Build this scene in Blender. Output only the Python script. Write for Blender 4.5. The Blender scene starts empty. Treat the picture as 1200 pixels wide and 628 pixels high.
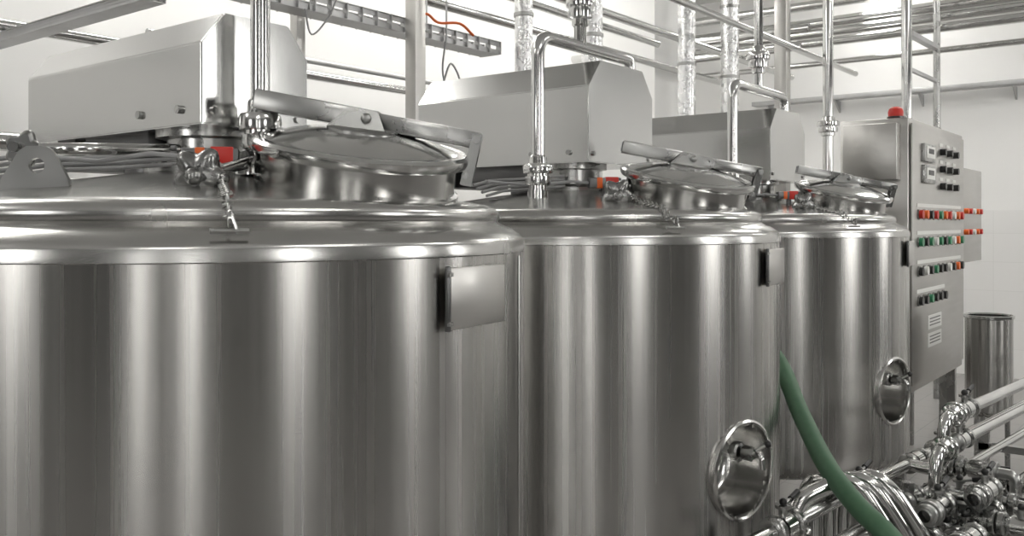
import bpy, bmesh, math, random
from mathutils import Vector, Matrix, Quaternion
random.seed(4)
TH=math.radians(38.1); S_,C_=math.sin(TH),math.cos(TH)
def W(r,f,z=0.0):
    """aisle frame (across, along, height rel. to tank rim) -> world"""
    return Vector((r*S_+f*C_, -r*C_+f*S_, 1.6+z))
def D(r,f):
    return Vector((r*S_+f*C_, -r*C_+f*S_, 0))

# ------------------------------------------------------------ materials
def newmat(n):
    m=bpy.data.materials.new(n); m.use_nodes=True
    nt=m.node_tree; b=nt.nodes['Principled BSDF']; return m,nt,b
def plain(n,col,rough=.5,metal=0,emit=0,spec=.5):
    m,nt,b=newmat(n)
    b.inputs['Base Color'].default_value=(*col,1); b.inputs['Roughness'].default_value=rough
    b.inputs['Metallic'].default_value=metal
    if emit:
        b.inputs['Emission Color'].default_value=(*col,1); b.inputs['Emission Strength'].default_value=emit
    return m
def steel(n,col=(.55,.55,.54),r0=.2,r1=.34,scale=(40,40,1.2),aniso=0,bump=.0,var=.12,nscale=1.0):
    m,nt,b=newmat(n); N=nt.nodes; L=nt.links
    tc=N.new('ShaderNodeTexCoord'); mp=N.new('ShaderNodeMapping'); mp.inputs['Scale'].default_value=scale
    L.new(tc.outputs['Object'],mp.inputs['Vector'])
    no=N.new('ShaderNodeTexNoise'); no.inputs['Scale'].default_value=nscale; no.inputs['Detail'].default_value=5
    L.new(mp.outputs[0],no.inputs['Vector'])
    mr=N.new('ShaderNodeMapRange'); mr.inputs['From Min'].default_value=.3; mr.inputs['From Max'].default_value=.7
    mr.inputs['To Min'].default_value=r0; mr.inputs['To Max'].default_value=r1
    L.new(no.outputs['Fac'],mr.inputs['Value']); L.new(mr.outputs[0],b.inputs['Roughness'])
    n2=N.new('ShaderNodeTexNoise'); n2.inputs['Scale'].default_value=3; n2.inputs['Detail'].default_value=3
    L.new(tc.outputs['Object'],n2.inputs['Vector'])
    ad=N.new('ShaderNodeMath'); ad.operation='ADD'; L.new(no.outputs['Fac'],ad.inputs[0]); L.new(n2.outputs['Fac'],ad.inputs[1])
    cr=N.new('ShaderNodeMapRange'); cr.inputs['From Min'].default_value=.7; cr.inputs['From Max'].default_value=1.3
    cr.inputs['To Min'].default_value=1-var; cr.inputs['To Max'].default_value=1+var
    L.new(ad.outputs[0],cr.inputs['Value'])
    mx=N.new('ShaderNodeVectorMath'); mx.operation='SCALE'; mx.inputs[0].default_value=col
    L.new(cr.outputs[0],mx.inputs['Scale']); L.new(mx.outputs[0],b.inputs['Base Color'])
    b.inputs['Metallic'].default_value=1
    if aniso:
        b.inputs['Anisotropic'].default_value=aniso; b.inputs['Anisotropic Rotation'].default_value=.25
        tg=N.new('ShaderNodeTangent'); tg.direction_type='RADIAL'; tg.axis='Z'; L.new(tg.outputs[0],b.inputs['Tangent'])
    if bump:
        bp=N.new('ShaderNodeBump'); bp.inputs['Strength'].default_value=bump; bp.inputs['Distance'].default_value=.01
        L.new(no.outputs['Fac'],bp.inputs['Height']); L.new(bp.outputs[0],b.inputs['Normal'])
    return m
TANK=steel('brushed_tank_steel',(.45,.442,.425),.24,.29,(60,60,.25),aniso=.8,var=.085)
DOME=steel('satin_dome_steel',(.50,.495,.48),.18,.28,(6,6,6),var=.05)
BOWL=steel('satin_bowl_steel',(.62,.615,.60),.17,.22,(6,6,6),var=.04)
HOUS=steel('housing_sheet_steel',(.54,.54,.53),.15,.2,(1.6,1.6,1.6),var=.02,bump=.12)
POL=steel('polished_steel',(.62,.62,.61),.08,.2,(5,5,5),var=.06)
SAT=steel('satin_fitting_steel',(.40,.40,.39),.2,.35,(8,8,8),var=.1)
KNB=steel('cast_knob_steel',(.26,.26,.255),.22,.32,(8,8,8),var=.1)
DRK=steel('dark_cast_steel',(.16,.16,.16),.3,.5,(8,8,8),var=.15)
FOIL=steel('crinkled_foil_insulation',(.76,.76,.76),.2,.34,(22,22,22),bump=.7,var=.1)
CAB=steel('cabinet_steel',(.52,.51,.49),.28,.4,(3,3,25),var=.04)
GALV=steel('galvanised_steel',(.52,.52,.52),.4,.55,(9,9,9),var=.12)
BLK=plain('black_plastic',(.015,.015,.015),.35)
RED=plain('red_plastic',(.55,.02,.01),.35)
ORG=plain('orange_plastic',(.75,.13,.015),.4)
GRNB=plain('green_button_plastic',(.03,.22,.10),.35)
WHT=plain('white_plastic',(.75,.75,.72),.4)
CBL=plain('grey_cable_sheath',(.3,.3,.3),.5)
BLU=plain('blue_cable_sheath',(.03,.12,.5),.5)
HOSE,nt,b=newmat('green_rubber_hose')
b.inputs['Roughness'].default_value=.55
tc=nt.nodes.new('ShaderNodeTexCoord'); no=nt.nodes.new('ShaderNodeTexNoise'); no.inputs['Scale'].default_value=30
nt.links.new(tc.outputs['Object'],no.inputs['Vector'])
rp=nt.nodes.new('ShaderNodeValToRGB'); rp.color_ramp.elements[0].color=(.05,.12,.065,1); rp.color_ramp.elements[1].color=(.085,.18,.10,1)
nt.links.new(no.outputs['Fac'],rp.inputs[0]); nt.links.new(rp.outputs[0],b.inputs['Base Color'])
def wallmat(n,c1,tile=False,grout=(.6,.6,.58),sc=1):
    m,nt,b=newmat(n); N=nt.nodes; L=nt.links
    tc=N.new('ShaderNodeTexCoord')
    if tile:
        sp=N.new('ShaderNodeSeparateXYZ'); L.new(tc.outputs['Object'],sp.inputs[0])
        ad=N.new('ShaderNodeMath'); ad.operation='ADD'; L.new(sp.outputs[0],ad.inputs[0]); L.new(sp.outputs[1],ad.inputs[1])
        cb=N.new('ShaderNodeCombineXYZ')
        if tile=='floor': L.new(sp.outputs[0],cb.inputs[0]); L.new(sp.outputs[1],cb.inputs[1])
        else: L.new(ad.outputs[0],cb.inputs[0]); L.new(sp.outputs[2],cb.inputs[1])
        br=N.new('ShaderNodeTexBrick'); br.offset=0; br.inputs['Scale'].default_value=sc
        br.inputs['Brick Width'].default_value=.3; br.inputs['Row Height'].default_value=.3; br.inputs['Mortar Size'].default_value=.003
        br.inputs['Color1'].default_value=(*c1,1); br.inputs['Color2'].default_value=(*[x*.98 for x in c1],1); br.inputs['Mortar'].default_value=(*grout,1)
        L.new(cb.outputs[0],br.inputs['Vector']); L.new(br.outputs['Color'],b.inputs['Base Color']); b.inputs['Roughness'].default_value=.3
    else:
        no=N.new('ShaderNodeTexNoise'); no.inputs['Scale'].default_value=1.5; no.inputs['Detail'].default_value=6
        L.new(tc.outputs['Object'],no.inputs['Vector'])
        rp=N.new('ShaderNodeValToRGB'); rp.color_ramp.elements[0].color=(*[x*.96 for x in c1],1); rp.color_ramp.elements[1].color=(*c1,1)
        L.new(no.outputs['Fac'],rp.inputs[0]); L.new(rp.outputs[0],b.inputs['Base Color']); b.inputs['Roughness'].default_value=.7
    return m
WALL=wallmat('white_painted_plaster',(.88,.875,.86))
WALLG=wallmat('grey_painted_plaster',(.12,.12,.117))
TILE=wallmat('white_wall_tile',(.84,.835,.82),True,(.77,.77,.75))
FLR=wallmat('grey_floor_tile',(.28,.27,.26),'floor',(.15,.15,.15))
CEIL=wallmat('white_ceiling_paint',(.75,.75,.74))
ADDWIN=plain('added_window_glow',(1,.99,.97),.4,emit=9)  # glow of the added windows, mirrored as bright bands in the steel
LAMP=plain('fluorescent_diffuser',(1,.985,.95),.4,emit=25)
ADDDOOR=plain('added_door_dark',(.02,.02,.022),.5)  # near-black of the added door, mirrored as a dark band

# ------------------------------------------------------------ mesh builder
class B:
    def __init__(s): s.bm=bmesh.new(); s.mats=[]; s.cur=0
    def m(s,mat):
        if mat not in s.mats: s.mats.append(mat)
        s.cur=s.mats.index(mat); return s
    def _tag(s,faces):
        for f in faces: f.material_index=s.cur
    def grid(s,rings,closed=True,caps=(True,True)):
        vs=[[s.bm.verts.new(p) for p in r] for r in rings]; n=len(rings[0]); fs=[]
        for i in range(len(vs)-1):
            for j in range(n if closed else n-1):
                k=(j+1)%n
                try: fs.append(s.bm.faces.new((vs[i][j],vs[i][k],vs[i+1][k],vs[i+1][j])))
                except ValueError: pass
        if closed and caps[0]: fs.append(s.bm.faces.new(vs[0][::-1]))
        if closed and caps[1]: fs.append(s.bm.faces.new(vs[-1]))
        s._tag(fs); return s
    def lathe(s,prof,M=None,n=48,caps=(False,False)):
        M=M or Matrix(); rings=[]
        for r,z in prof:
            r=max(r,.0004)
            rings.append([M@Vector((r*math.cos(2*math.pi*j/n),r*math.sin(2*math.pi*j/n),z)) for j in range(n)])
        return s.grid(rings,True,(prof[0][0]>.001 and caps[0] or prof[0][0]<=.001,prof[-1][0]>.001 and caps[1] or prof[-1][0]<=.001))
    def tube(s,pts,r,n=16,caps=True):
        pts=[Vector(p) for p in pts]; rings=[]
        rr=r if isinstance(r,(list,tuple)) else [r]*len(pts)
        t=(pts[1]-pts[0]).normalized(); up=Vector((0,0,1)) if abs(t.z)<.9 else Vector((1,0,0))
        a=t.cross(up).normalized()
        for i,p in enumerate(pts):
            if i==0: tn=(pts[1]-p).normalized()
            elif i==len(pts)-1: tn=(p-pts[i-1]).normalized()
            else: tn=((p-pts[i-1]).normalized()+(pts[i+1]-p).normalized()).normalized()
            q=t.rotation_difference(tn); a=q@a; a=(a-tn*a.dot(tn)).normalized(); t=tn; b=t.cross(a)
            rings.append([p+(a*math.cos(2*math.pi*j/n)+b*math.sin(2*math.pi*j/n))*rr[i] for j in range(n)])
        return s.grid(rings,True,(caps,caps))
    def cyl(s,p1,p2,r,n=24,r2=None): return s.tube([p1,p2],[r,r if r2 is None else r2],n)
    def pipe(s,pts,r,bend=.08,n=16):
        pts=[Vector(p) for p in pts]; out=[pts[0]]
        for i in range(1,len(pts)-1):
            a,b,c=pts[i-1],pts[i],pts[i+1]; d1=(a-b); d2=(c-b)
            k=min(bend,d1.length*.49,d2.length*.49); p=b+d1.normalized()*k; q=b+d2.normalized()*k
            for t in [x/7 for x in range(8)]: out.append(p*(1-t)**2+b*2*t*(1-t)+q*t*t)
        out.append(pts[-1]); return s.tube(out,r,n)
    def box(s,c,size,M=None,bev=.0):
        M=M or Matrix(); c=Vector(c)
        r=bmesh.ops.create_cube(s.bm,size=1); vs=r['verts']
        for v in vs: v.co=Vector((v.co.x*size[0],v.co.y*size[1],v.co.z*size[2]))
        if bev:
            es=list({e for v in vs for e in v.link_edges})
            rb=bmesh.ops.bevel(s.bm,geom=es,offset=bev,segments=2,affect='EDGES',profile=.5)
            vs=list({v for f in rb['faces'] for v in f.verts}|{v for v in vs if v.is_valid})
        fs={f for v in vs for f in v.link_faces}
        for v in vs: v.co=M@(v.co+c)
        s._tag(fs); return s
    def beam(s,p1,p2,w,h,bev=.0,up=Vector((0,0,1))):
        p1,p2=Vector(p1),Vector(p2); x=(p2-p1); L=x.length; x.normalize(); y=up.cross(x).normalized(); z=x.cross(y)
        M=Matrix((( x.x,y.x,z.x,0),(x.y,y.y,z.y,0),(x.z,y.z,z.z,0),(0,0,0,1))); M.translation=(p1+p2)/2
        return s.box((0,0,0),(L,w,h),M,bev)
    def prism(s,poly,a,b):
        off=Vector(b)-Vector(a); r1=[Vector(p) for p in poly]; r2=[p+off for p in r1]
        return s.grid([r1,r2])
    def sph(s,c,r,n=16,sc=(1,1,1)):
        res=bmesh.ops.create_uvsphere(s.bm,u_segments=n,v_segments=max(6,n//2),radius=r)
        for v in res['verts']: v.co=Vector((v.co.x*sc[0],v.co.y*sc[1],v.co.z*sc[2]))+Vector(c)
        s._tag({f for v in res['verts'] for f in v.link_faces}); return s
    def torus(s,c,nrm,R,r,n=32,k=10,sx=1):
        nrm=Vector(nrm).normalized(); q=Vector((0,0,1)).rotation_difference(nrm)
        M=q.to_matrix().to_4x4(); M.translation=Vector(c)
        vs=[]
        for i in range(n):
            a=2*math.pi*i/n
            vs.append([s.bm.verts.new(M@Vector(((R+r*math.cos(2*math.pi*j/k))*math.cos(a)*sx,(R+r*math.cos(2*math.pi*j/k))*math.sin(a),r*math.sin(2*math.pi*j/k)))) for j in range(k)])
        fs=[s.bm.faces.new((vs[i][j],vs[(i+1)%n][j],vs[(i+1)%n][(j+1)%k],vs[i][(j+1)%k])) for i in range(n) for j in range(k)]
        s._tag(fs); return s
    def obj(s,name,parent=None,loc=None,smooth=True,angle=35):
        bmesh.ops.recalc_face_normals(s.bm,faces=s.bm.faces)
        me=bpy.data.meshes.new(name); s.bm.to_mesh(me); s.bm.free()
        for m in s.mats: me.materials.append(m)
        if smooth:
            for p in me.polygons: p.use_smooth=True
            me.set_sharp_from_angle(angle=math.radians(angle))
        o=bpy.data.objects.new(name,me); bpy.context.scene.collection.objects.link(o)
        if parent: o.parent=parent
        if loc: o.location=loc
        return o
def empty(name,loc=(0,0,0)):
    e=bpy.data.objects.new(name,None); e.location=loc; e.empty_display_size=.2
    bpy.context.scene.collection.objects.link(e); return e
def frame(o,z,xh=None):
    z=Vector(z).normalized(); xh=Vector(xh) if xh is not None else (Vector((1,0,0)) if abs(z.x)<.9 else Vector((0,1,0)))
    x=(xh-z*xh.dot(z)).normalized(); y=z.cross(x)
    M=Matrix(((x.x,y.x,z.x,0),(x.y,y.y,z.y,0),(x.z,y.z,z.z,0),(0,0,0,1))); M.translation=Vector(o); return M

# ------------------------------------------------------------ room
U0,U1,V0,V1,H=-5,10.5,-4,5.5,4.4
def room():
    def bx(n,c,s,m): return B().m(m).box(c,s).obj(n,smooth=False)
    bx('floor',((U0+U1)/2,(V0+V1)/2,-.05),(U1-U0+.4,V1-V0+.4,.1),FLR)
    bx('ceiling',((U0+U1)/2,(V0+V1)/2,H+.05),(U1-U0+.4,V1-V0+.4,.1),CEIL)
    bx('wall_back',((U0+U1)/2,V1+.1,H/2),(U1-U0+.4,.2,H),WALL)
    bx('wall_right',(U1+.1,(V0+V1)/2,H/2),(.2,V1-V0,H),WALL)
    bx('wall_front',((U0+U1)/2,V0-.1,H/2),(U1-U0+.4,.2,H),WALLG)
    bx('wall_left',(U0-.1,(V0+V1)/2,H/2),(.2,V1-V0,H),WALLG)
    bx('trim_1',(U1-.01,(V0+V1)/2,.87),(.02,V1-V0-.02,1.74),TILE)
    bx('trim_2',((U0+U1)/2,V1-.01,.87),(U1-U0-.06,.02,1.74),TILE)
    B().m(WALL).box((2.3,V1-.2,H/2),(.5,.36,H-.02)).obj('wall_column',smooth=False)
room()
k=0
def added_window(c,axis,w,h):  # unseen glowing windows, added to streak the tanks with bright reflections
    global k; k+=1
    b=B().m(ADDWIN)
    def bx(dc,sw,sh,d):
        if axis=='v': b.box((c[0]+dc[0],c[1],c[2]+dc[1]),(sw,d,sh))
        else: b.box((c[0],c[1]+dc[0],c[2]+dc[1]),(d,sw,sh))
    bx((0,0),w,h,.02); b.m(WHT)
    for s in(-1,1): bx((s*w/2,0),.05,h+.05,.06); bx((0,s*h/2),w,.05,.06)
    bx((0,0),w,.035,.05)
    b.obj('added_window_%d'%k,smooth=False)
added_window((-3.55,V0+.04,2.1),'v',.34,3.6)
added_window((U0+.04,-2.75,2.1),'u',.30,3.6)
added_window((.2,V0+.04,2.5),'v',.7,1.8)
added_window((4.6,V0+.04,2.5),'v',1.0,1.8)
added_window((8.6,V0+.04,2.5),'v',1.2,1.8)
added_window((U0+.04,1.6,2.5),'u',.9,1.8)
B().m(ADDDOOR).box((U0+.04,-1.45,1.5),(.06,1.0,3.0)).m(SAT).cyl((U0+.09,-1.1,1.05),(U0+.09,-1.1,1.25),.015).obj('added_door_1',smooth=False)  # unseen door, added to reflect as a dark band on the tank
for i,(x,y) in enumerate([(-2.5,-1.6),(1.4,-1.9),(5.4,-1.6),(-2.5,3.6),(.6,4.3),(3.0,4.6),(5.2,4.4),(7.4,4.4),(7.4,1.0),(9.3,2.8),(9.3,-.6)]):
    B().m(LAMP).box((0,0,-.02),(1.5,.26,.02)).m(WHT).box((0,0,.02),(1.56,.32,.06)).obj('ceiling_light_fixture',loc=(x,y,H-.06),smooth=False)

# ------------------------------------------------------------ tank
def star_knob(b,c,axis,R=.042,t=.03):
    M=frame(c,axis); n=60
    def ring(sc,z): return [M@Vector((R*sc*(1+.17*math.cos(5*2*math.pi*j/n))*math.cos(2*math.pi*j/n),R*sc*(1+.17*math.cos(5*2*math.pi*j/n))*math.sin(2*math.pi*j/n),z)) for j in range(n)]
    b.grid([ring(.75,-t/2),ring(.95,-t*.3),ring(1,0),ring(.95,t*.25),ring(.75,t*.45),ring(.4,t*.55),ring(.35,t*.8)])
def union(b,p,ax,r,s=1):
    M=frame(p,ax)
    b.lathe([(r,-.07*s),(r*1.25,-.065*s),(r*1.25,-.045*s),(r*1.75,-.04*s),(r*1.8,-.03*s),(r*1.8,-.012*s),(r*1.5,-.01*s),(r*1.5,-.002*s),(r*2.05,0),(r*2.1,.008*s),(r*2.1,.026*s),(r*1.9,.034*s),(r*1.3,.036*s),(r*1.2,.06*s),(r,.066*s)],M,32)
def clampj(b,p,ax,r):
    M=frame(p,ax)
    b.lathe([(r,-.016),(r*1.5,-.014),(r*1.75,-.008),(r*1.75,.008),(r*1.5,.014),(r,.016)],M,28)

def tank(u,v,hl,hr,eave,top,hlen,pipe_spec,lug=False):
    T=empty('stainless_steel_tank',(u,v,0))
    R=.725
    pd=Vector((-.165,-.986,0)).normalized(); pz=.85; PV,PH=1.12,1.16
    b=B().m(TANK)
    zs=[.56,.6,.65]+[.66+.012*i for i in range(33)]+[1.08,1.2,1.35,1.45,1.538]
    b.lathe([(0,.40),(.35,.43),(.66,.49),(.705,.51),(.72,.535)]+[(R,z) for z in zs],n=360)
    sdv=Vector((0,0,1)).cross(pd)
    kill=[]
    for f in b.bm.faces:
        c=f.calc_center_median()
        if c.dot(pd)>.6:
            y=c.dot(sdv)/PH; z=(c.z-pz)/PV
            if y*y+z*z<.121**2: kill.append(f)
    bmesh.ops.delete(b.bm,geom=kill,context='FACES')
    b.obj('body_jacket',T)
    b=B().m(DOME)
    b.lathe([(R,1.537),(R+.002,1.539),(R+.002,1.560),(R-.001,1.567),(R-.012,1.578),(R-.03,1.589),(.672,1.598),(.665,1.604),(.668,1.612),(.668,1.622),(.661,1.633),(.645,1.641),(.62,1.645),(.45,1.671),(.3,1.694),(.15,1.716),(.0,1.72)],n=160)
    b.obj('dome',T)
    b=B().m(TANK)
    a0=math.radians(-62)
    rings=[]
    for z in (.58,1.53):
        rings.append([Vector((rr*math.cos(a0+da),rr*math.sin(a0+da),z)) for rr,da in((R+.0005,-.012),(R+.003,-.010),(R+.003,.010),(R+.0005,.012))])
    b.grid(rings)
    b.obj('weld_seam',T)
    b=B().m(SAT)
    for a in(50,140,230,320):
        x,y=.58*math.cos(math.radians(a)),.58*math.sin(math.radians(a))
        b.cyl((x,y,.03),(x,y,.53),.035); b.lathe([(.07,0),(.07,.012),(.04,.03),(.02,.06)],Matrix.Translation((x,y,0)),24,(True,True))
    b.obj('legs',T)
    # --- mixer neck and drive housing
    b=B().m(SAT)
    b.lathe([(.15,1.70),(.15,1.728),(.145,1.732),(.105,1.734),(.1,1.74),(.1,1.79),(.125,1.794),(.125,1.812)],n=48)
    for i in range(8):
        a=i*math.pi/4; b.cyl((.128*math.cos(a),.128*math.sin(a),1.728),(.128*math.cos(a),.128*math.sin(a),1.745),.009,6)
    b.obj('mixer_neck',T)
    zb=1.81; yn=-.17; yf=yn+hlen; ch=.055 if top-eave<.08 else .075
    prof=[(hl,zb),(hl,eave),(hl+ch,top),(hr-ch,top),(hr,eave),(hr,zb)]
    b=B().m(HOUS)
    b.grid([[Vector((x,yn,z)) for x,z in prof],[Vector((x,yf,z)) for x,z in prof]])
    bmesh.ops.recalc_face_normals(b.bm,faces=b.bm.faces)
    bmesh.ops.bevel(b.bm,geom=list(b.bm.edges),offset=.003,segments=2,affect='EDGES')
    b.m(SAT)
    for yy in (yn+.08,yn+.24):
        b.cyl((hl-.008,yy,zb+.035),(hl+.001,yy,zb+.035),.009,12)
    for xx in(hl+.03,hr-.03): b.cyl((xx,yn-.006,zb+.03),(xx,yn+.001,zb+.03),.008,12)
    b.obj('drive_housing',T,angle=20)
    b=B().m(DRK)
    b.box(((hl+hr)/2,yn+.42,1.785),(hr-hl-.07,.30,.06),bev=.01)
    b.cyl(((hl+hr)/2,yn+.42,1.70),((hl+hr)/2,yn+.42,1.79),.07)
    b.box(((hl+hr)/2,yf-.1,1.775),(hr-hl-.1,.1,.075),bev=.01)
    b.obj('gearbox',T)
    # --- manway hatch
    lc=Vector((.077,-.422,1.757)); nn=Vector((-.08,-.222,1)).normalized()
    cr=Vector((S_,-C_,0)); M=frame(lc,nn,cr)
    b=B().m(DOME)
    b.lathe([(.204,-.145),(.204,-.012),(.21,-.008),(.21,0),(.19,0),(.19,-.1)],M,80)
    b.m(SAT); b.lathe([(.205,-.085),(.214,-.082),(.214,-.075),(.205,-.072)],M,80)
    b.obj('hatch_collar',T)
    b=B().m(POL)
    b.lathe([(.212,-.016),(.224,-.014),(.229,-.004),(.229,.006),(.222,.012),(.208,.013),(.203,.011),(.196,.014),(.17,.023),(.13,.033),(.08,.040),(.03,.043),(0,.0435)],M,80)
    b.obj('hatch_lid',T)
    A=lc+cr*(-.222)+Vector((0,0,.106)); Bp=lc+cr*.245+Vector((0,0,.018))
    Ax=(Bp-A).normalized()
    b=B().m(SAT)
    m1=A.lerp(Bp,.56)
    b.beam(A,m1,.042,.042,.004)
    b.m(BLK).beam(A-Ax*.0015,A+Ax*.003,.032,.032)  # black square stands in for the shade inside the open tube end
    b.m(SAT).beam(m1-Ax*.04,Bp+Ax*.01,.028,.036,.004)
    side=Vector((0,0,1)).cross(Ax).normalized()
    base=M@Vector((0,0,.035)); bt=A.lerp(Bp,.49)
    for s in(-1,1):
        o=side*s*.028
        q=[base+o-Ax*.07,base+o+Ax*.055,bt+o+Ax*.035+Vector((0,0,.016)),bt+o-Ax*.025+Vector((0,0,.02))]
        b.prism(q,(0,0,0),side*.005*s)
    b.cyl(bt+side*.04+Ax*.01,bt-side*.04+Ax*.01,.010,16)
    b.sph(bt-side*.04+Ax*.01,.011); b.sph(bt+side*.04+Ax*.01,.011)
    b.lathe([(.075,.024),(.075,.044),(.065,.047),(0,.047)],M,32)
    he=M@Vector((.226,0,-.03))
    b.m(KNB)
    for s in(-1,1):
        o=side*s*.018
        b.prism([he+o-Ax*.012-Vector((0,0,.02)),he+o+Ax*.012-Vector((0,0,.02)),Bp+o+Ax*.012+Vector((0,0,.012)),Bp+o-Ax*.008+Vector((0,0,.012))],(0,0,0),side*.005*s)
    b.cyl(Bp+side*.03,Bp-side*.03,.009,16); b.cyl(he+side*.028,he-side*.028,.008,16)
    b.obj('hatch_lever',T)
    # swing-bolt with star knob
    e1=lc+cr*(-.222)+D(0,-.04)+Vector((0,0,-.03))
    kn=Vector((-.258,-.35,1.692)); dirn=(kn-e1).normalized()
    b=B().m(SAT)
    for s in(-1,1):
        o=Vector((-dirn.y,dirn.x,0)).normalized()*s*.016
        b.prism([e1+o+Vector((0,0,.022)),e1+o-dirn*.03+Vector((0,0,.024)),e1+o-dirn*.03-Vector((0,0,.03)),e1+o+dirn*.022-Vector((0,0,.02)),e1+o+dirn*.025],(0,0,0),o*.35)
    b.cyl(e1+Vector((-dirn.y,dirn.x,0))*.03,e1-Vector((-dirn.y,dirn.x,0))*.03,.009,16)
    b.m(POL).cyl(e1,kn+dirn*.01,.012,16); b.cyl(kn-dirn*.05,kn-dirn*.015,.022,20)
    ka=(dirn*.8+D(.1,-.75)-Vector((0,0,.1))).normalized()
    b.m(KNB); star_knob(b,kn,ka,.047,.044); b.sph(kn+ka*.03,.017)
    b.obj('hatch_star_knob',T)
    # proximity switch with red label
    b=B().m(DRK)
    p=Vector((-.16,-.245,1.735)); X=D(1,.2).normalized()
    b.beam(p-X*.06,p+X*.05,.032,.034,.004); b.m(RED).beam(p-X*.005,p+X*.04,.036,.040,.003)
    b.m(ORG).beam(p-X*.035,p-X*.015,.035,.036,.003)
    b.m(DRK).cyl(p-Vector((0,0,.05)),p-Vector((0,0,.01)),.012)
    b.m(CBL).tube([p-X*.06,p-X*.12+Vector((0,0,.005)),p-X*.2+Vector((0,.04,-.01)),p-X*.26+Vector((0,.1,.0)),p-X*.25+Vector((0,.2,.01))],.005,8)
    b.obj('safety_switch',T)
    # chain with T pin
    b=B().m(SAT)
    def domez(r):
        P=[(0,1.722),(.15,1.716),(.62,1.645),(.661,1.633),(.668,1.612),(.675,1.6),(.725,1.567),(.727,1.5)]
        for (a,za),(c,zc) in zip(P,P[1:]):
            if a<=r<=c: return za+(zc-za)*(r-a)/(c-a)
        return 1.5
    cd=(Vector((-.205,-.335,0))).normalized()
    pts=[]
    r0=kn.to_2d().length+.02
    path=[(r0,domez(r0)+.02),(.5,domez(.5)+.008),(.6,domez(.6)+.007),(.655,1.648),(.682,1.625),(.69,1.60)]
    pp=[Vector((cd.x*r,cd.y*r,z)) for r,z in path]
    for a,c in zip(pp,pp[1:]):
        n=max(1,round((c-a).length/.013))
        for i in range(n): pts.append(a.lerp(c,i/n))
    tv=cd.cross(Vector((0,0,1)))
    for i,p in enumerate(pts): b.torus(p,tv if i%2 else (tv*.3+Vector((0,0,1))),.0075,.0022,10,5)
    e=pp[-1]+cd*.035-Vector((0,0,.012))
    b.cyl(e-tv*.03,e+tv*.03,.005,8); b.cyl(e+Vector((0,0,.03)),e-tv*.012-Vector((0,0,.004)),.004,8); b.torus(e+Vector((0,0,.02)),tv,.012,.003,14,6)
    b.obj('pin_chain',T)
    if lug:
        b=B().m(SAT)
        lp=Vector((-.456,-.148,1.690)); ld=D(1,.1).normalized()
        n_=Vector((0,0,1)).cross(ld)
        pl=[(-.085,-.04),(.055,-.03),(.050,-.008),(.022,.045),(.010,.052),(-.022,.052),(-.036,.044)]
        hc=lp+ld*(-.005)+Vector((0,0,.016)); n=28
        def outr(a):
            d=Vector((math.cos(a),math.sin(a))); best=None; o2=Vector((-.005,.016))
            for i in range(len(pl)):
                p=Vector(pl[i])-o2;q=Vector(pl[(i+1)%len(pl)])-o2; e2=q-p; den=d.x*e2.y-d.y*e2.x
                if abs(den)<1e-9: continue
                t=(p.x*e2.y-p.y*e2.x)/den; s=(p.x*d.y-p.y*d.x)/den
                if t>0 and -1e-6<=s<=1+1e-6: best=t if best is None else min(best,t)
            return best or .05
        oo=[];ii=[]
        for j in range(n):
            a=2*math.pi*j/n; r=outr(a)
            oo.append(hc+ld*math.cos(a)*r+Vector((0,0,math.sin(a)*r))); ii.append(hc+ld*math.cos(a)*.014+Vector((0,0,math.sin(a)*.014)))
        t=n_*.006
        b.grid([[p-t for p in ii],[p-t for p in oo],[p+t for p in oo],[p+t for p in ii],[p-t for p in ii]],True,(False,False))
        b.obj('lifting_lug',T)
        b=B().m(KNB)
        p0=lp-ld*.06+Vector((0,0,.052))+D(0,.06); star_knob(b,p0,n_,.032,.026); b.cyl(p0+n_*.03,p0-n_*.05,.010)
        b.m(POL)
        b.pipe([p0,p0+ld*.1,Vector((-.11,-.03,1.765))],.012,.05)
        b.obj('side_clamp',T)
    b=B().m(CBL)
    for i in range(4):
        zz=1.70+.012*i
        b.tube([(-.46,.02+.02*i,zz-.01),(-.34,.05+.02*i,zz+.01),(-.22,.02+.012*i,zz+.02),(-.13,-.06,zz+.03)],.005,8)
    b.obj('signal_cables',T)
    # sample / drain port: deep dished recess facing the aisle
    M=frame(Vector((pd.x*(R-.006),pd.y*(R-.006),pz)),pd,(0,0,1))@Matrix.Diagonal((PV,PH,1,1))
    b=B().m(BOWL)
    b.lathe([(.139,-.03),(.139,.002),(.136,.009),(.130,.012),(.125,.009),(.123,0),(.1225,-.04),(.121,-.10),(.116,-.125),(.106,-.142),(.09,-.152),(.06,-.158),(.0,-.16)],M,72)
    b.obj('port_recess_bowl',T)
    b=B().m(SAT)
    sd=Vector((0,0,1)).cross(pd)
    o=Vector((pd.x*(R-.155),pd.y*(R-.155),pz+.045))+sd*.03
    b.cyl(o,o+pd*.145,.014); clampj(b,o+pd*.11,pd,.018); b.cyl(o+pd*.135,o+pd*.16,.024,8); b.cyl(o+pd*.16,o+pd*.17,.014)
    b.m(POL).pipe([o+pd*.165,o+pd*.195,o+pd*.198-Vector((0,0,.04))],.009,.03)
    b.m(SAT).cyl(o+pd*.155,o+pd*.185+sd*.045+Vector((0,0,.025)),.0045); b.m(BLK).sph(o+pd*.187+sd*.048+Vector((0,0,.027)),.012)
    b.obj('sampling_valve',T)
    # name plate holder
    pc=Vector((.095,-.722,1.462)); nd=Vector((.095,-.722,0)).normalized(); M=frame(pc,nd,Vector((-nd.y,nd.x,0)))
    b=B().m(CAB).box((0,0,.006),(.19,.115,.010),M,.003)
    b.m(DRK).box((-.097,0,.005),(.007,.12,.010),M,.002)
    b.m(SAT)
    for zz in(-.045,.045): b.box((-.097,zz,.010),(.012,.008,.006),M)
    b.obj('plate_holder',T)
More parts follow.
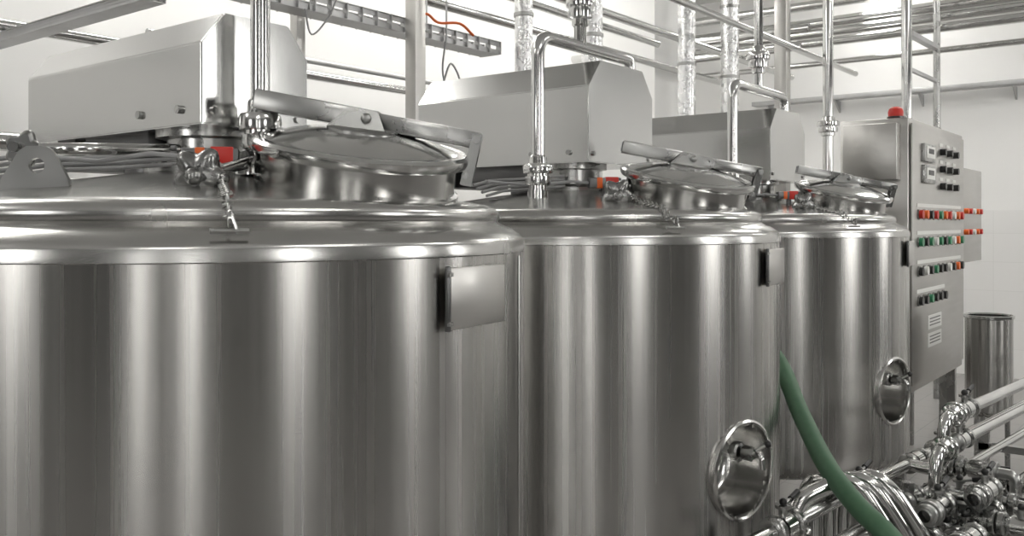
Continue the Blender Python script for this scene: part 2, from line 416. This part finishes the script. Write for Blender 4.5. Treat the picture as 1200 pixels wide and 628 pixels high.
    b=B().m(POL); pipe_spec(b,u,v); b.obj('cip_pipe',T)
    return T
def ps1(b,u,v):
    x,y=-.04,-.235
    b.cyl((x,y,1.66),(x,y,H-.02),.0205,24); union(b,(x,y,1.80),(0,0,1),.0215); b.cyl((x,y,1.66),(x,y,1.74),.03)
    b.lathe([(.02,1.70),(.055,1.702),(.058,1.715),(.02,1.72)],Matrix.Translation((x,y,0)),28)
    b.lathe([(.02,1.735),(.052,1.737),(.055,1.75),(.02,1.755)],Matrix.Translation((x,y,0)),28)
def ps2(b,u,v):
    x,y=-.33,-.09
    b.pipe([(x,y,1.66),(x,y,2.22),(.26,y,2.22),(.26,y,2.15)],.022,.07,20)
    union(b,(x,y,1.765),(0,0,1),.024,.9); b.cyl((x,y,1.65),(x,y,1.71),.034)
    b.cyl((-.08,y,2.22),(-.08,y,H-.02),.022,20); union(b,(-.08,y,2.36),(0,0,1),.024)
    b.lathe([(.022,2.45),(.05,2.455),(.05,2.475),(.022,2.48)],Matrix.Translation((-.08,y,0)),28)
def ps3(b,u,v):
    x,y=-.45,-.09
    b.pipe([(x,y,1.64),(x,y,2.25),(.18,y,2.25),(.18,y,2.15)],.024,.07,20)
    union(b,(x,y,1.78),(0,0,1),.026,.9)
    b.cyl((-.15,y,2.25),(-.15,y,H-.02),.022,20); union(b,(-.15,y,2.4),(0,0,1),.026)
tank(1.215,1.84,-.14,.14,1.982,2.052,.80,ps1,True)
tank(2.70,1.84,-.15,.29,2.07,2.165,.80,ps2)
tank(4.33,1.84,-.20,.257,2.06,2.16,.72,ps3)

# ------------------------------------------------------------ control cabinet
K=empty('control_cabinet',(5.53,1.4,0))
b=B().m(CAB).box((.71,.2,1.41),(1.42,.39,1.62),bev=.006); b.m(SAT)
for x in(.06,1.36):
    for y in(.06,.34): b.box((x,y,.3),(.05,.05,.6))
b.obj('cabinet_body',K)
b=B().m(CAB).box((.71,-.006,1.42),(1.36,.012,1.54),bev=.003); b.obj('cabinet_door',K)
b=B().m(CAB).box((-.045,.2,2.02),(.09,.31,.33),bev=.006); b.obj('side_enclosure',K)
b=B().m(CAB).box((1.78,.12,1.66),(.68,.22,.68),bev=.006).m(SAT).box((1.78,.2,1.0),(.06,.06,.7)).box((1.78,.2,.32),(.06,.06,.66)); b.obj('annex_enclosure',K)
b=B()
def btn(x,z,mat,r=.017):
    b.m(SAT).cyl((x,-.01,z),(x,-.022,z),r*1.25,16); b.m(mat).cyl((x,-.02,z),(x,-.042,z),r,16)
rows=[(1.655,[RED,ORG,BLK,RED,GRNB,ORG,RED,WHT,ORG,RED]),(1.49,[GRNB,BLK,GRNB,WHT,GRNB,BLK,GRNB,WHT,ORG,GRNB]),(1.315,[BLK,WHT,BLK,GRNB,BLK,BLK,WHT,BLK,ORG,BLK]),(1.14,[BLK,BLK,GRNB,BLK,BLK,BLK])]
for z,cs in rows:
    for i,c in enumerate(cs): btn(.16+i*.12,z,c,.026)
    b.m(WHT).box((.16+.5*(len(cs)-1)*.12,-.014,z+.055),(len(cs)*.115,.004,.022))
for z in(1.69,1.54):
    for i,c in enumerate([ORG,RED,WHT,ORG,RED]): 
        b.m(c).cyl((1.52+i*.12,.012,z),(1.52+i*.12,-.02,z),.02,16)
b.obj('push_buttons',K)
b=B().m(WHT)
for x,z in((.36,2.03),(.36,1.90),):
    b.m(SAT).box((x,-.02,z),(.26,.03,.11),bev=.004).m(WHT).box((x,-.037,z+.005),(.2,.004,.07)).m(BLK).box((x,-.04,z+.01),(.12,.003,.03))
for x in(.72,.9,1.08):
    for z in(2.06,1.95,1.84):
        b.m(BLK).cyl((x,-.01,z),(x,-.045,z),.022,16).m(WHT).box((x,-.014,z+.045),(.09,.004,.02))
for zc in(.99,.88):
    b.m(WHT).box((.55,-.014,zc),(.34,.004,.085)).m(BLK)
    for i in range(3): b.box((.55,-.017,zc+.022-i*.02),(.26,.002,.006))
b.obj('instruments',K)
b=B().m(BLK).lathe([(.05,2.22),(.05,2.235),(.045,2.24)],Matrix.Translation((.1,.1,0)),24,(True,True)).m(RED).lathe([(.042,2.24),(.044,2.265),(.038,2.285),(.022,2.297),(0,2.30)],Matrix.Translation((.1,.1,0)),24)
b.obj('warning_beacon',K)

# small kettle
Kt=empty('open_steel_kettle',(6.02,1.07,0))
b=B().m(TANK).lathe([(0,.44),(.10,.45),(.13,.48),(.13,1.03)],n=64); b.obj('kettle_body',Kt)
b=B().m(POL).lathe([(.13,1.03),(.138,1.035),(.138,1.05),(.130,1.053),(.123,1.045),(.123,.6),(0,.59)],n=64); b.obj('kettle_rim',Kt)
b=B().m(SAT)
for a in(30,150,270): x,y=.10*math.cos(math.radians(a)),.10*math.sin(math.radians(a)); b.cyl((x,y,0),(x,y,.48),.015)
b.obj('kettle_legs',Kt)

# ------------------------------------------------------------ services above and behind
def post(name,x,y,w,mat,z0=0,z1=H-.01,rnd=False):
    b=B().m(mat)
    b.box((0,0,(z0+z1)/2),(w,w,z1-z0),bev=.004)
    b.box((0,0,z0+.01),(w*1.8,w*1.8,.02))
    return b.obj(name,loc=(x,y,0))
post('support_post',3.10,3.02,.07,CAB); post('support_post',2.66,3.35,.05,CAB)
for x,y,w in((3.93,3.0,.10),(4.62,3.0,.13),(5.87,3.0,.125),(6.6,3.0,.14)):
    b=B().m(FOIL).cyl((0,0,.0),(0,0,H-.02),w/2,28).m(SAT)
    for z in(1.2,2.2,2.75,3.3): b.lathe([(w/2,z-.012),(w/2+.006,z-.01),(w/2+.006,z+.01),(w/2,z+.012)],n=28)
    b.obj('insulated_pipe',loc=(x,y,0))
post('support_post',7.05,2.75,.10,CAB)
for x,y,w in((7.55,2.30,.085),(7.95,2.03,.085),(8.85,2.0,.06)):
    if y==2.30: x,y=7.40,2.50
    b=B().m(POL if w>.06 else SAT).cyl((0,0,0),(0,0,H-.02),w/2,24); union(b,(0,0,2.4),(0,0,1),w/2*1.02,1.2); b.obj('vertical_steel_pipe',loc=(x,y,0))
B().m(WALL).box((6.55,3.75,H/2),(.5,.5,H-.02)).obj('wall_column',smooth=False)

def tray(name,p1,p2,w=.22,h=.06,rods=True,slot=True):
    p1,p2=Vector(p1),Vector(p2); d=(p2-p1); L=d.length; d.normalize(); s=Vector((0,0,1)).cross(d)
    b=B().m(GALV)
    for k_ in(-1,1):
        o=s*k_*w/2
        b.beam(p1+o+Vector((0,0,h*.32)),p2+o+Vector((0,0,h*.32)),.004,h*.36)
        b.beam(p1+o-Vector((0,0,h*.32)),p2+o-Vector((0,0,h*.32)),.004,h*.36)
        b.beam(p1+o*1.04+Vector((0,0,h*.5)),p2+o*1.04+Vector((0,0,h*.5)),.014,.004)
        if slot:
            n=int(L/.09)
            for i in range(n+1): q=p1+d*(L*i/n)+o; b.beam(q-Vector((0,0,h/2)),q+Vector((0,0,h/2)),.004,.035,up=s)
        else: b.beam(p1+o,p2+o,.004,h*.4)
    b.beam(p1-Vector((0,0,h/2)),p2-Vector((0,0,h/2)),w,.003)
    b.m(CBL)
    for yy in (-.25,0,.25):
        b.tube([p1+d*(L*i/14)+s*(yy*w+random.uniform(-.008,.008))-Vector((0,0,h/2-.012)) for i in range(15)],.008,8)
    b.m(GALV)
    n=max(2,int(L/1.4))
    if rods:
        for i in range(n):
            for k_ in(-1,1):
                q=p1+d*(L*(i+.5)/n)+s*k_*(w/2+.01); b.cyl(q-Vector((0,0,h/2)),Vector((q.x,q.y,H-.005)),.005,8)
    b.obj(name)
tray('cable_tray',(1.92,3.3,2.5),(1.92,V1-.01,2.5),.09,.04,False,False)
tray('cable_tray',(2.1,3.18,2.57),(3.86,3.18,2.57),.12,.07)
B().m(GALV).beam((1.6,3.28,2.69),(1.6,V1-.01,2.69),.04,.04).obj('ceiling_rail')
B().m(GALV).beam((1.35,3.28,2.80),(1.35,V1-.01,2.80),.04,.03).obj('ceiling_rail')
b=B().m(GALV)
b.beam((U1-.12,1.2,3.04),(U1-.12,4.4,3.04),.16,.05,.003)
for y in(1.6,2.5,3.4,4.2): b.prism([Vector((U1-.001,y,3.01)),Vector((U1-.2,y,3.01)),Vector((U1-.001,y,2.88))],(0,0,0),(0,.02,0))
b.obj('wall_cable_duct')
def cat(P,n=10):
    P=[Vector(p) for p in P]; P=[P[0]*2-P[1]]+P+[P[-1]*2-P[-2]]; o=[]
    for i in range(1,len(P)-2):
        for k_ in range(n):
            t=k_/n; a,b_,c,d=P[i-1],P[i],P[i+1],P[i+2]
            o.append(.5*((2*b_)+(c-a)*t+(2*a-5*b_+4*c-d)*t*t+(3*b_-a-3*c+d)*t**3))
    o.append(P[-2]); return o
b=B().m(ORG).tube(cat([(3.18,3.10,2.60),(3.25,3.09,2.645),(3.35,3.10,2.62),(3.5,3.09,2.64),(3.62,3.10,2.60)],6),.007,8)
b.obj('orange_cable')
b=B().m(ORG).tube(cat([(5.75,2.88,2.1),(5.70,2.88,1.95),(5.76,2.88,1.8),(5.73,2.88,1.6)],6),.016,8).m(BLU).tube(cat([(5.72,2.86,1.95),(5.62,2.86,2.10),(5.5,2.88,2.2)],6),.014,8)
b.obj('hanging_cables')
b=B().m(CBL)
b.tube(cat([(2.5,3.10,2.53),(2.52,3.08,2.42),(2.60,3.07,2.50),(2.66,3.08,2.60)],6),.004,8)
b.tube(cat([(3.40,3.10,2.53),(3.36,3.08,2.36),(3.42,3.07,2.25),(3.48,3.07,2.33),(3.42,3.08,2.42),(3.36,3.08,2.30),(3.33,3.08,2.2)],6),.005,8)
b.obj('drop_cables')
def run(name,p,q,r,mat=POL): return B().m(mat).cyl(p,q,r,20).obj(name)
for x,z,r in((9.0,3.42,.045),(9.15,3.55,.05),(9.3,3.68,.055),(9.05,3.82,.045),(9.4,3.28,.03),(9.6,3.95,.05)):
    run('overhead_pipe',(x,-3.8,z),(x,5.3,z),r)
run('overhead_pipe',(4.8,2.68,3.02),(8.7,2.68,3.02),.025)
run('overhead_pipe',(4.2,3.3,3.05),(8.7,3.3,3.05),.03)
run('overhead_pipe',(3.3,3.45,2.84),(8.7,3.40,2.84),.028)
run('overhead_pipe',(3.3,3.42,3.0),(6.2,3.42,3.0),.028)
run('overhead_pipe',(7.8,2.8,3.32),(7.8,5.3,3.32),.04)
run('overhead_pipe',(7.6,2.8,3.12),(7.6,5.3,3.12),.03)
run('overhead_pipe',(-1,4.6,2.56),(6.2,4.6,2.56),.03)
run('overhead_pipe',(2.8,4.9,2.22),(8.8,4.9,2.22),.02,GALV)
run('overhead_pipe',(2.8,4.9,2.72),(8.8,4.9,2.72),.02,GALV)
run('overhead_pipe',(-1,4.4,1.78),(3.0,4.4,1.78),.045)
run('overhead_pipe',(-1,4.4,1.98),(2.7,4.4,1.98),.045)
b=B().m(GALV).beam((8.01,2.02,3.2),(8.81,2.0,3.2),.06,.04).beam((8.01,2.02,2.9),(8.81,2.0,2.9),.03,.03)
b.obj('pipe_bridge_bracket')

# ------------------------------------------------------------ aisle pipework
Mf=empty('valve_manifold')
dr=Vector((.994,-.105,0)).normalized()
b=B().m(POL)
r1=Vector((3.60,.75,.90)); b.cyl(r1,r1+dr*2.6,.022); r2=Vector((3.58,.745,.80)); b.cyl(r2-dr*.1,r2+dr*2.6,.022)
r3=Vector((3.93,.85,.71)); b.cyl(r3-dr*1.6,r3+dr*2.0,.022)
b.cyl(r3-dr*1.5+Vector((0,-.08,-.07)),r3+dr*2.2+Vector((0,-.08,-.07)),.018)
b.cyl(Vector((3.4,.55,.5)),Vector((3.4,.55,.5))+dr*3,.024)
b.cyl(Vector((3.4,.70,.55)),Vector((3.4,.70,.55))+dr*3,.024)
b.obj('product_rails',Mf)
b=B()
def valve(p,d,r=.024,up=Vector((0,0,1)),knob=True,L=.075):
    r=r*.85
    d=Vector(d).normalized(); p=Vector(p)
    b.m(SAT).cyl(p-d*L,p+d*L,r,20); 
    clampj(b,p-d*L*.75,d,r*1.05); clampj(b,p+d*L*.75,d,r*1.05)
    b.m(POL).cyl(p-d*L*.35,p+d*L*.35,r*1.6,24)
    b.m(SAT).cyl(p,p+up*r*2.4,r*.55,16); b.cyl(p+up*r*2.4,p+up*r*2.8,r*1.0,16)
    if knob:
        h=up.cross(d).normalized(); q=p+up*r*2.6
        b.cyl(q,q+d*.06+up*.015,.005,10); b.m(BLK).cyl(q+d*.045+up*.012,q+d*.09+up*.024,.009,12); b.sph(q+up*.012,.012)
Z=Vector((0,0,1)); side=Vector((-.105,-.994,0))
valve(r1+dr*.10,dr); valve(r2+dr*.04,dr)
valve(r3-dr*.35,dr,up=side); valve(r3-dr*.08,dr,.026); valve(r3-dr*.85,dr,.024); valve(r3-dr*1.38,dr,.028); 
valve(r3-dr*.6+side*.08-Z*.07,dr,.022,up=side)
for i,(x,y,z) in enumerate([(3.30,.78,.60),(3.52,.72,.62),(3.30,.66,.56),(3.62,.62,.60),(3.15,.60,.50),(3.5,.52,.52),(3.75,.6,.50),(3.0,.72,.55),(3.42,.62,.68),(3.72,.70,.68),(3.2,.72,.66),(3.9,.55,.60),(3.05,.60,.62),(3.35,.50,.60)]):
    dd=(side if i%2 else dr)
    valve((x,y,z),dd,.026,up=(Z if i%3 else (dr if i%2 else side)),knob=True)
    b.m(SAT).pipe([Vector((x,y,z))+dd*.07,Vector((x,y,z))+dd*.13,Vector((x,y,z))+dd*.13-Z*.14],.02,.05)
    union(b,Vector((x,y,z))-dd*.09,dd,.02,.5)
b.m(POL).pipe([r1,r1-dr*.12,r1-dr*.12-Z*.19,r3-dr*.42+Z*.0],.022,.07)
b.pipe([r2-dr*.08,r2-dr*.2,r2-dr*.22-Z*.2,r2-dr*.22-Z*.5],.022,.07)
union(b,r1-dr*.02,dr,.022,.6); union(b,r2-dr*.12,dr,.022,.6)
b.m(SAT)
for i in range(3): b.pipe([(3.05+.13*i,.84,.70),(3.05+.13*i,.84,.62),(3.05+.13*i,.70,.58),(3.05+.13*i,.66,.2)],.02,.06)
b.obj('butterfly_valves',Mf)
b=B().m(SAT)
for x in(2.5,3.4,4.4,5.4):
    y=.85-(x-3.93)*.105
    b.box((x,y,.34),(.04,.04,.68)); b.box((x,y-.15,.62),(.04,.34,.03)); b.box((x,y-.32,.31),(.04,.04,.62)); b.box((x,y,.01),(.1,.1,.02)); b.box((x,y-.32,.01),(.1,.1,.02))
b.obj('manifold_stand',Mf)
Ab=empty('transfer_pipe_bends')
b=B().m(POL)
for i in range(4):
    o=-.047*i+.095; f=2.86
    b.tube(cat([W(1.00+o,f+.1,-1.08),W(1.00+o,f+.09,-.93),W(1.015+o,f+.05,-.84),W(1.055+o,f,-.805-.006*i),W(1.10+o,f-.03,-.835),W(1.15+o,f-.05,-.91),W(1.20+o,f-.06,-1.0),W(1.26+o,f-.06,-1.14),W(1.29+o,f-.06,-1.45)],5),.021,20)
b.obj('bends',Ab)
b=B().m(SAT)
b.box(W(1.29,2.80,-1.525),(.35,.35,.15),bev=.01)
b.m(POL).pipe([W(.86,2.72,-1.59),W(.86,2.72,-.84),W(.97,2.74,-.80)],.026,.09); clampj(b,W(.86,2.72,-.93),(0,0,1),.028)
b.m(SAT); union(b,W(.86,2.72,-1.05),(0,0,1),.026,.7)
b.obj('bend_block',Ab)

hp=cat([W(.86,3.86,-.15),W(.93,3.68,-.38),W(1.004,3.4,-.512),W(1.0,3.1,-.66),W(.985,2.8,-.758),W(1.005,2.6,-.822),W(1.05,2.5,-.871),W(1.12,2.42,-.975),W(1.2,2.36,-1.15),W(1.3,2.3,-1.40),W(1.5,2.2,-1.545),W(1.8,2.1,-1.563),W(2.3,2.0,-1.563)])
B().m(HOSE).tube(hp,.031,24).obj('green_hose')

# low platform at right
b=B().m(GALV).box((6.1,.0,.40),(2.2,.5,.03))
for x in(5.05,6.1,7.15):
    for y in(-.22,.22): b.box((x,y,.2),(.04,.04,.39))
for i in range(20): b.box((5.05+i*.11,.0,.42),(.02,.5,.02))
b.obj('steel_step_platform')

# ------------------------------------------------------------ world, camera
w=bpy.data.worlds.new('World'); bpy.context.scene.world=w; w.use_nodes=True
w.node_tree.nodes['Background'].inputs[0].default_value=(.9,.95,1,1); w.node_tree.nodes['Background'].inputs[1].default_value=.3
cd=bpy.data.cameras.new('Camera'); cam=bpy.data.objects.new('Camera',cd); bpy.context.scene.collection.objects.link(cam)
cam.location=(0,0,1.6); cam.rotation_euler=(math.pi/2,0,TH-math.pi/2)
cd.lens=31.5; cd.sensor_width=36; cd.shift_y=-52/1200; cd.clip_start=.05
bpy.context.scene.camera=cam
bpy.context.scene.view_settings.view_transform='Standard'
